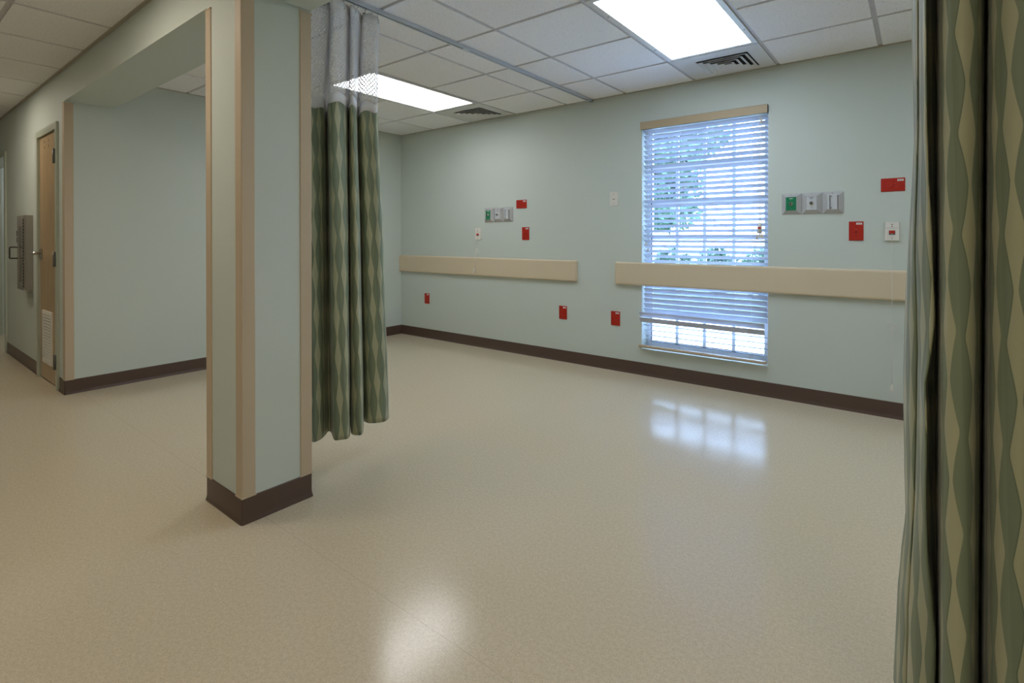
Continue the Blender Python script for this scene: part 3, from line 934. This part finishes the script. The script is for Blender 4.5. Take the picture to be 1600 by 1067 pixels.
# far curtain (pushed back beside the column) - plan of the folds, top and hem
PL = [(470, -2.42, 470, -2.40), (480, -2.44, 482, -2.36), (490, -2.45, 490, -2.325), (500, -2.445, 500, -2.33), (507, -2.46, 507, -2.36),
      (509, -2.55, 512.5, -2.395), (512, -2.50, 517, -2.372), (514, -2.405, 520, -2.305), (519, -2.365, 523, -2.265), (528, -2.355, 533, -2.245),
      (538, -2.365, 543, -2.235), (542.5, -2.40, 546.5, -2.28), (543.5, -2.49, 547, -2.38), (545, -2.46, 547.5, -2.36), (546.5, -2.385, 549, -2.275),
      (551, -2.35, 557, -2.235), (555.5, -2.36, 565, -2.225), (557.5, -2.42, 567.5, -2.29), (558.5, -2.47, 568, -2.38), (560, -2.45, 569.5, -2.37),
      (566, -2.405, 576, -2.33), (577, -2.385, 588, -2.30), (586, -2.37, 599, -2.285), (589.5, -2.375, 605, -2.295), (590, -2.40, 607, -2.32), (588.5, -2.43, 607, -2.355)]
def plan(px, x): return (x, x / ray_ratio(px))
topP = [plan(a, b) for a, b, c, d in PL]
botP = [plan(c, d) for a, b, c, d in PL]
HEM = .185
midP = [((a[0] * .45 + b[0] * .55), (a[1] * .45 + b[1] * .55)) for a, b in zip(topP, botP)]
netTop = [(TX1 + (p[0] - TX1) * .55, p[1]) for p in topP]
cur1 = thing('privacy_curtain', (TX1, 1.6, HEM), 'green leaf-striped privacy curtain with white net top, gathered beside the column', 'curtain')
ring1 = []
build_curtain(cur1, [(GT, topP), (1.1, midP), (HEM, botP)], [(2.40, netTop), (GT - .01, topP)], HEM, 0.02, .030,
              [(netTop[i][0], netTop[i][1], TX1) for i in (3, 7, 10, 13, 16, 20, 23)], TX1, .33)

# near curtain (right edge of the view): plan points as (bearing column, y) at several heights
def rc(edge, ridge, right):
    P = [(edge + 3, 1.62), (edge, 1.56), (edge + (ridge - edge) * .45, 1.50), (ridge - 2, 1.475), (ridge, 1.49), (ridge + 1.5, 1.465), ((ridge + right) / 2 + 1, 1.42), (right - 1, 1.40), (right, 1.45)]
    return P
tail = [(1461, 1.52), (1465, 1.485), (1468, 1.42), (1478, 1.365), (1496, 1.345), (1514, 1.350), (1528, 1.375), (1534.5, 1.43), (1537, 1.54),
        (1541, 1.55), (1543.5, 1.44), (1549, 1.37), (1566, 1.325), (1590, 1.305), (1614, 1.315), (1632, 1.36), (1638, 1.45), (1646, 1.46), (1654, 1.38), (1675, 1.34), (1700, 1.35), (1712, 1.42)]
HEM2 = .11
lev = [(1.878, 1424, 1434, 1446, 0), (1.69, 1424, 1434, 1446, 0), (1.42, 1428, 1435, 1448, 0), (1.35, 1426, 1434, 1450, 0), (1.15, 1419, 1431, 1457, 0), (1.01, 1415, 1434, 1461, 0),
       (.93, 1414, 1435, 1455, 1), (.87, 1413, 1434, 1447, 2), (.80, 1413, 1434, 1450, 2), (.63, 1415, 1432, 1449, 2), (.52, 1417, 1429, 1451, 1), (.42, 1410, 1425, 1458, 0), (.33, 1405, 1422, 1464, 0), (HEM2, 1399, 1420, 1460, 0)]
levels2 = []
for z, e, rg, rt, dx in lev:
    P = rc(e, rg, rt)
    dn = max(0, min(1, (1.69 - z) / 1.4))
    T = [(px + (4 * dn if i < 3 else (-5 * dn if 5 < i < 10 else (-4 * dn if i in (10,) else 0))), y) for i, (px, y) in enumerate(tail)]
    levels2.append((z, [(y * ray_ratio(px), y) for px, y in P + T]))
topnet = [(TX2 + (p[0] - TX2) * .5, p[1] * .6 + 1.45 * .4) for p in levels2[0][1]]
cur2 = thing('privacy_curtain', (TX2, 1.42, HEM2), 'large green leaf-striped privacy curtain filling the right edge of the view', 'curtain')
build_curtain(cur2, levels2, [(2.40, [(p[0], p[1]) for p in levels2[0][1]]), (GT - .01, levels2[0][1])], HEM2, 0.010, .030,
              [(levels2[0][1][i][0], levels2[0][1][i][1], TX2) for i in (2, 7, 12, 17, 22, 27)], TX2, .0)

# ------------------------------------------------------------------ closet door
d1 = thing('door_1', ((D1[0] + D1[1]) / 2, YH, 0), kind='structure')
def door_frame(root, x0, x1, top, depth0, depth1, fw=.048):
    bm = bm_new()
    a, b = x0, x1
    # jamb linings
    box(bm, a - .0, a - .004, YH - .0, YH + .14, 0, top) if False else None
    prof_t = .016
    box(bm, a - fw, a + .004, YH - prof_t, YH - .0005, 0, top + fw); box(bm, b - .004, b + fw, YH - prof_t, YH - .0005, 0, top + fw)
    box(bm, a + .004, b - .004, YH - prof_t, YH - .0005, top - .004, top + fw)
    box(bm, a + .0005, a + .004, YH - .0005, YH + .139, 0, top - .0005); box(bm, b - .004, b - .0005, YH - .0005, YH + .139, 0, top - .0005)
    box(bm, a + .004, b - .004, YH - .0005, YH + .139, top - .004, top - .0005)
    return obj('door_frame', bm, M['frame_paint'], root)
door_frame(d1, D1[0], D1[1], D1[2], 0, 0)
LY = YH + .002
bm = bm_new(); rbox(bm, D1[0] + .007, D1[1] - .007, LY, LY + .044, .012, D1[2] - .007, .0015, 1)
leaf = obj('door_leaf', bm, M['wood'], d1)
# coat hooks screwed to the leaf show as dark slits at the top
bm = bm_new()
for sx in (-5.72, -5.58):
    for dz in (0, .045): box(bm, sx - .006, sx + .006, LY - .0012, LY + .001, 1.925 + dz, 1.942 + dz)
obj('hook_slots', bm, M['case_dark'], leaf)
for hz in (1.82, 1.017, .215):
    bm = bm_new()
    cyl(bm, (D1[1] - .004, LY - .022, hz), 'z', .0085, .115, 12)
    box(bm, D1[1] - .050, D1[1] - .006, LY - .004, LY + .001, hz - .055, hz + .055)
    box(bm, D1[1] - .003, D1[1] + .022, YH - .0185, YH - .0155, hz - .055, hz + .055)
    box(bm, D1[1] - .014, D1[1] + .003, LY - .022, LY - .002, hz - .055, hz + .055)
    obj('hinge', bm, M['hinge'], d1)
hx, hz = -5.845, 1.055
bm = bm_new()
rbox(bm, hx - .030, hx + .030, LY - .012, LY + .001, hz - .055, hz + .035, .006, 2)
cyl(bm, (hx, LY - .035, hz), 'y', .014, .060, 16)
tube(bm, [(hx, LY - .060, hz), (hx + .03, LY - .064, hz), (hx + .115, LY - .062, hz - .002)], [.012, .011, .009], 12)
lh = obj('lever_handle', bm, M['chrome'], d1)
bm = bm_new()
lx0, lx1, lz0, lz1 = -5.785, -5.468, .150, .583
fw = .030
box(bm, lx0, lx0 + fw, LY - .010, LY + .001, lz0, lz1); box(bm, lx1 - fw, lx1, LY - .010, LY + .001, lz0, lz1)
box(bm, lx0 + fw, lx1 - fw, LY - .010, LY + .001, lz0, lz0 + fw); box(bm, lx0 + fw, lx1 - fw, LY - .010, LY + .001, lz1 - fw, lz1)
lv = obj('louver_frame', bm, M['white_plastic'], d1)
bm = bm_new()
for k in range(15):
    zc = lz0 + fw + .008 + k * (lz1 - lz0 - 2 * fw - .012) / 14.5
    prism(bm, [(LY - .011, zc - .006), (LY - .009, zc - .008), (LY - .001, zc + .008), (LY - .003, zc + .010)], 'x', lx0 + fw - .002, lx1 - fw + .002)
obj('louver_blades', bm, M['white_plastic'], lv)
bm = bm_new(); box(bm, lx0 + fw - .002, lx1 - fw + .002, LY - .0012, LY + .0008, lz0 + fw - .002, lz1 - fw + .002); obj('louver_back', bm, M['case_dark'], lv)

# open doorway at the end of the hall
d2 = thing('door_2', ((D2[0] + D2[1]) / 2, YH, 0), kind='structure')
door_frame(d2, D2[0], D2[1], D2[2], 0, 0)
for hz in (1.80, 1.02, .24):
    bm = bm_new(); box(bm, D2[1] - .0065, D2[1] - .0035, YH + .05, YH + .085, hz - .055, hz + .055)
    cyl(bm, (D2[1] - .010, YH + .094, hz), 'z', .0075, .112, 10)
    obj('hinge', bm, M['hinge'], d2)
bm = bm_new(); rbox(bm, D2[1] + .006, D2[1] + .05, YH + .150, YH + 1.03, .012, D2[2] - .007, .0015, 1); obj('door_leaf', bm, M['wood'], d2)

# ------------------------------------------------------------------ wall cabinet beside the closet door
cab = thing('wall_cabinet', (-6.30, YH, .72), 'grey steel wall cabinet with a narrow window and loop handle, left of the wooden door', 'cabinet')
x0, x1, z0, z1, yf = -6.442, -6.160, .722, 1.384, .926
bm = bm_new(); rbox(bm, x0 + .002, x1, yf + .012, YH, z0, z1, .002, 1); obj('case', bm, M['steel_case'], cab)
bm = bm_new()
f0 = .055
box(bm, x0, x0 + f0, yf, yf + .0115, z0 + .002, z1 - .002); box(bm, x1 - f0 - .01, x1 - .004, yf, yf + .0115, z0 + .002, z1 - .002)
box(bm, x0 + f0, x1 - f0 - .01, yf, yf + .0115, z0 + .002, z0 + .07); box(bm, x0 + f0, x1 - f0 - .01, yf, yf + .0115, z1 - .10, z1 - .002)
dr = obj('cabinet_door', bm, M['steel_case'], cab)
bm = bm_new(); box(bm, x0 + f0 - .002, x1 - f0 - .008, yf + .004, yf + .0112, z0 + .068, z1 - .098); obj('window_pane', bm, M['smoked'], dr)
bm = bm_new()
for k in range(22): cyl(bm, (x1 - .004, yf - .001, z0 + .04 + k * .0275), 'z', .004, .022, 8)
obj('piano_hinge', bm, M['case_dark'], cab)
bm = bm_new()
hx = x0 + .03
tube(bm, [(hx, yf + .002, 1.000), (hx, yf - .052, 1.000), (hx, yf - .055, 1.003), (hx, yf - .055, 1.097), (hx, yf - .052, 1.100), (hx, yf + .002, 1.100)], .0055, 10)
obj('pull_handle', bm, M['case_dark'], dr)
for zz in (1.225, 1.165):
    bm = bm_new(); rbox(bm, x0 - .008, x0 + .002, yf - .004, yf + .016, zz - .024, zz + .024, .002, 1); obj('latch', bm, M['hinge'], cab)

# ------------------------------------------------------------------ outdoors
bm = bm_new(); box(bm, -60, 40, YO + .01, 9.2, -.32, -.22); o = struct('walkway', bm, M['concrete'])
bm = bm_new(); box(bm, -60, 40, 9.2, 80, -.34, -.20); o = struct('lawn', bm, M['grass'])

def leaves(bm, center, rad, n, size, rnd, hollow=.35):
    for _ in range(n):
        while True:
            p = Vector((rnd.uniform(-1, 1), rnd.uniform(-1, 1), rnd.uniform(-1, 1)))
            if hollow < p.length < 1: break
        c = Vector(center) + Vector((p.x * rad[0], p.y * rad[1], p.z * rad[2]))
        s = size * rnd.uniform(.6, 1.3)
        a = Vector((rnd.gauss(0, 1), rnd.gauss(0, 1), rnd.gauss(0, .6))).normalized()
        b = a.orthogonal().normalized(); b.rotate(Matrix.Rotation(rnd.uniform(0, 6.3), 3, a))
        k = a.cross(b) * .18 * s
        v = [bm.verts.new(q) for q in (c - a * s, c + b * s * .45 - k, c + a * s, c - b * s * .45 - k)]
        bm.faces.new((v[0], v[1], v[2])); bm.faces.new((v[0], v[2], v[3]))

def tree(x, y, h, r, label, n=5200, seed=1, k_=1.0):
    rnd = random.Random(seed)
    root = thing('tree', (x, y, -.2), label, 'tree', 'trees beyond the window')
    bm = bm_new()
    tube(bm, [(x, y, -.2), (x + .05, y, .6), (x - .02, y + .05, h * .45), (x + .05, y, h * .8)], [.17 * k_, .13 * k_, .10 * k_, .04 * k_], 10)
    for k in range(7):
        a = k * 2.4
        z = h * (.35 + .06 * k)
        tube(bm, [(x, y, z), (x + math.cos(a) * r * .4, y + math.sin(a) * r * .4, z + .45 * k_), (x + math.cos(a) * r * .75, y + math.sin(a) * r * .75, z + .7 * k_)], [.05 * k_, .03 * k_, .012 * k_], 6)
    obj('trunk', bm, M['bark'], root)
    bm = bm_new()
    for k in range(11):
        a = k * 2.4; q = r * (.25 + .45 * ((k * 37) % 10) / 10)
        leaves(bm, (x + math.cos(a) * q, y + math.sin(a) * q, h * (.30 + .065 * k)), (r * .5, r * .5, h * .15), n // 11, .16 * k_, rnd, .1)
    f = obj('foliage', bm, M['leaf'], root)
    return root
tree(-16.6, 36.0, 10.2, 6.4, 'leafy pale green tree seen through the left half of the blind', 13000, 1, 2.1)
tree(-27.0, 47.0, 13.0, 6.2, 'taller leafy tree further back at the left edge of the window', 6000, 2, 2.3)
rnd = random.Random(11)
for k in range(9):
    x = -9.6 + k * 1.13; y = 13.2 + rnd.uniform(-.2, .2)
    root = thing('shrub', (x, y, -.2), 'low round shrub in the row beyond the window', 'shrub', 'shrubs beyond the window')
    bm = bm_new()
    leaves(bm, (x, y, .38), (.52, .45, .60), 900, .085, rnd, .0)
    obj('foliage', bm, M['shrub'], root)
    bm = bm_new()
    for q in range(5):
        a = q * 1.26
        tube(bm, [(x, y, -.2), (x + .25 * math.cos(a), y + .25 * math.sin(a), .3)], [.015, .006], 6)
    obj('stems', bm, M['bark'], root)

# ------------------------------------------------------------------ sky light
w = bpy.data.worlds.new('overcast_sky'); SC.world = w; w.use_nodes = True
nt = w.node_tree
bg = nt.nodes['Background']
tc = nt.nodes.new('ShaderNodeTexCoord'); sx = nt.nodes.new('ShaderNodeSeparateXYZ')
nt.links.new(tc.outputs['Generated'], sx.inputs[0])
col = ramp(nt, math_node(nt, 'MULTIPLY_ADD', sx.outputs[2], 0.5, 0.5), [(0.45, (0.56, 0.73, 1.0, 1)), (0.6, (0.46, 0.66, 1.0, 1)), (1.0, (0.36, 0.57, 1.0, 1))])
nt.links.new(col, bg.inputs[0]); bg.inputs[1].default_value = 15.0

# ------------------------------------------------------------------ camera
cam = bpy.data.cameras.new('camera'); co = bpy.data.objects.new('camera', cam); COL.objects.link(co)
cam.sensor_width = 36; cam.sensor_fit = 'HORIZONTAL'; cam.lens = F_PX * 36 / 1600
cam.shift_x = 0; cam.shift_y = -(533.5 - 376.23) / 1600
cam.clip_start = .02; cam.clip_end = 300
co.location = (0, 0, CAM_H)
co.rotation_euler = (PI / 2 - .00509, 0, YAW)
SC.camera = co
SC.view_settings.view_transform = 'Standard'; SC.view_settings.look = 'None'
SC.view_settings.exposure = 0.48; SC.view_settings.gamma = 1.0; SC.view_settings.use_curve_mapping = False
SC.cycles.use_denoising = True
SC.cycles.max_bounces = 12; SC.cycles.diffuse_bounces = 6; SC.cycles.transparent_max_bounces = 24
SC.cycles.sample_clamp_indirect = 8.0
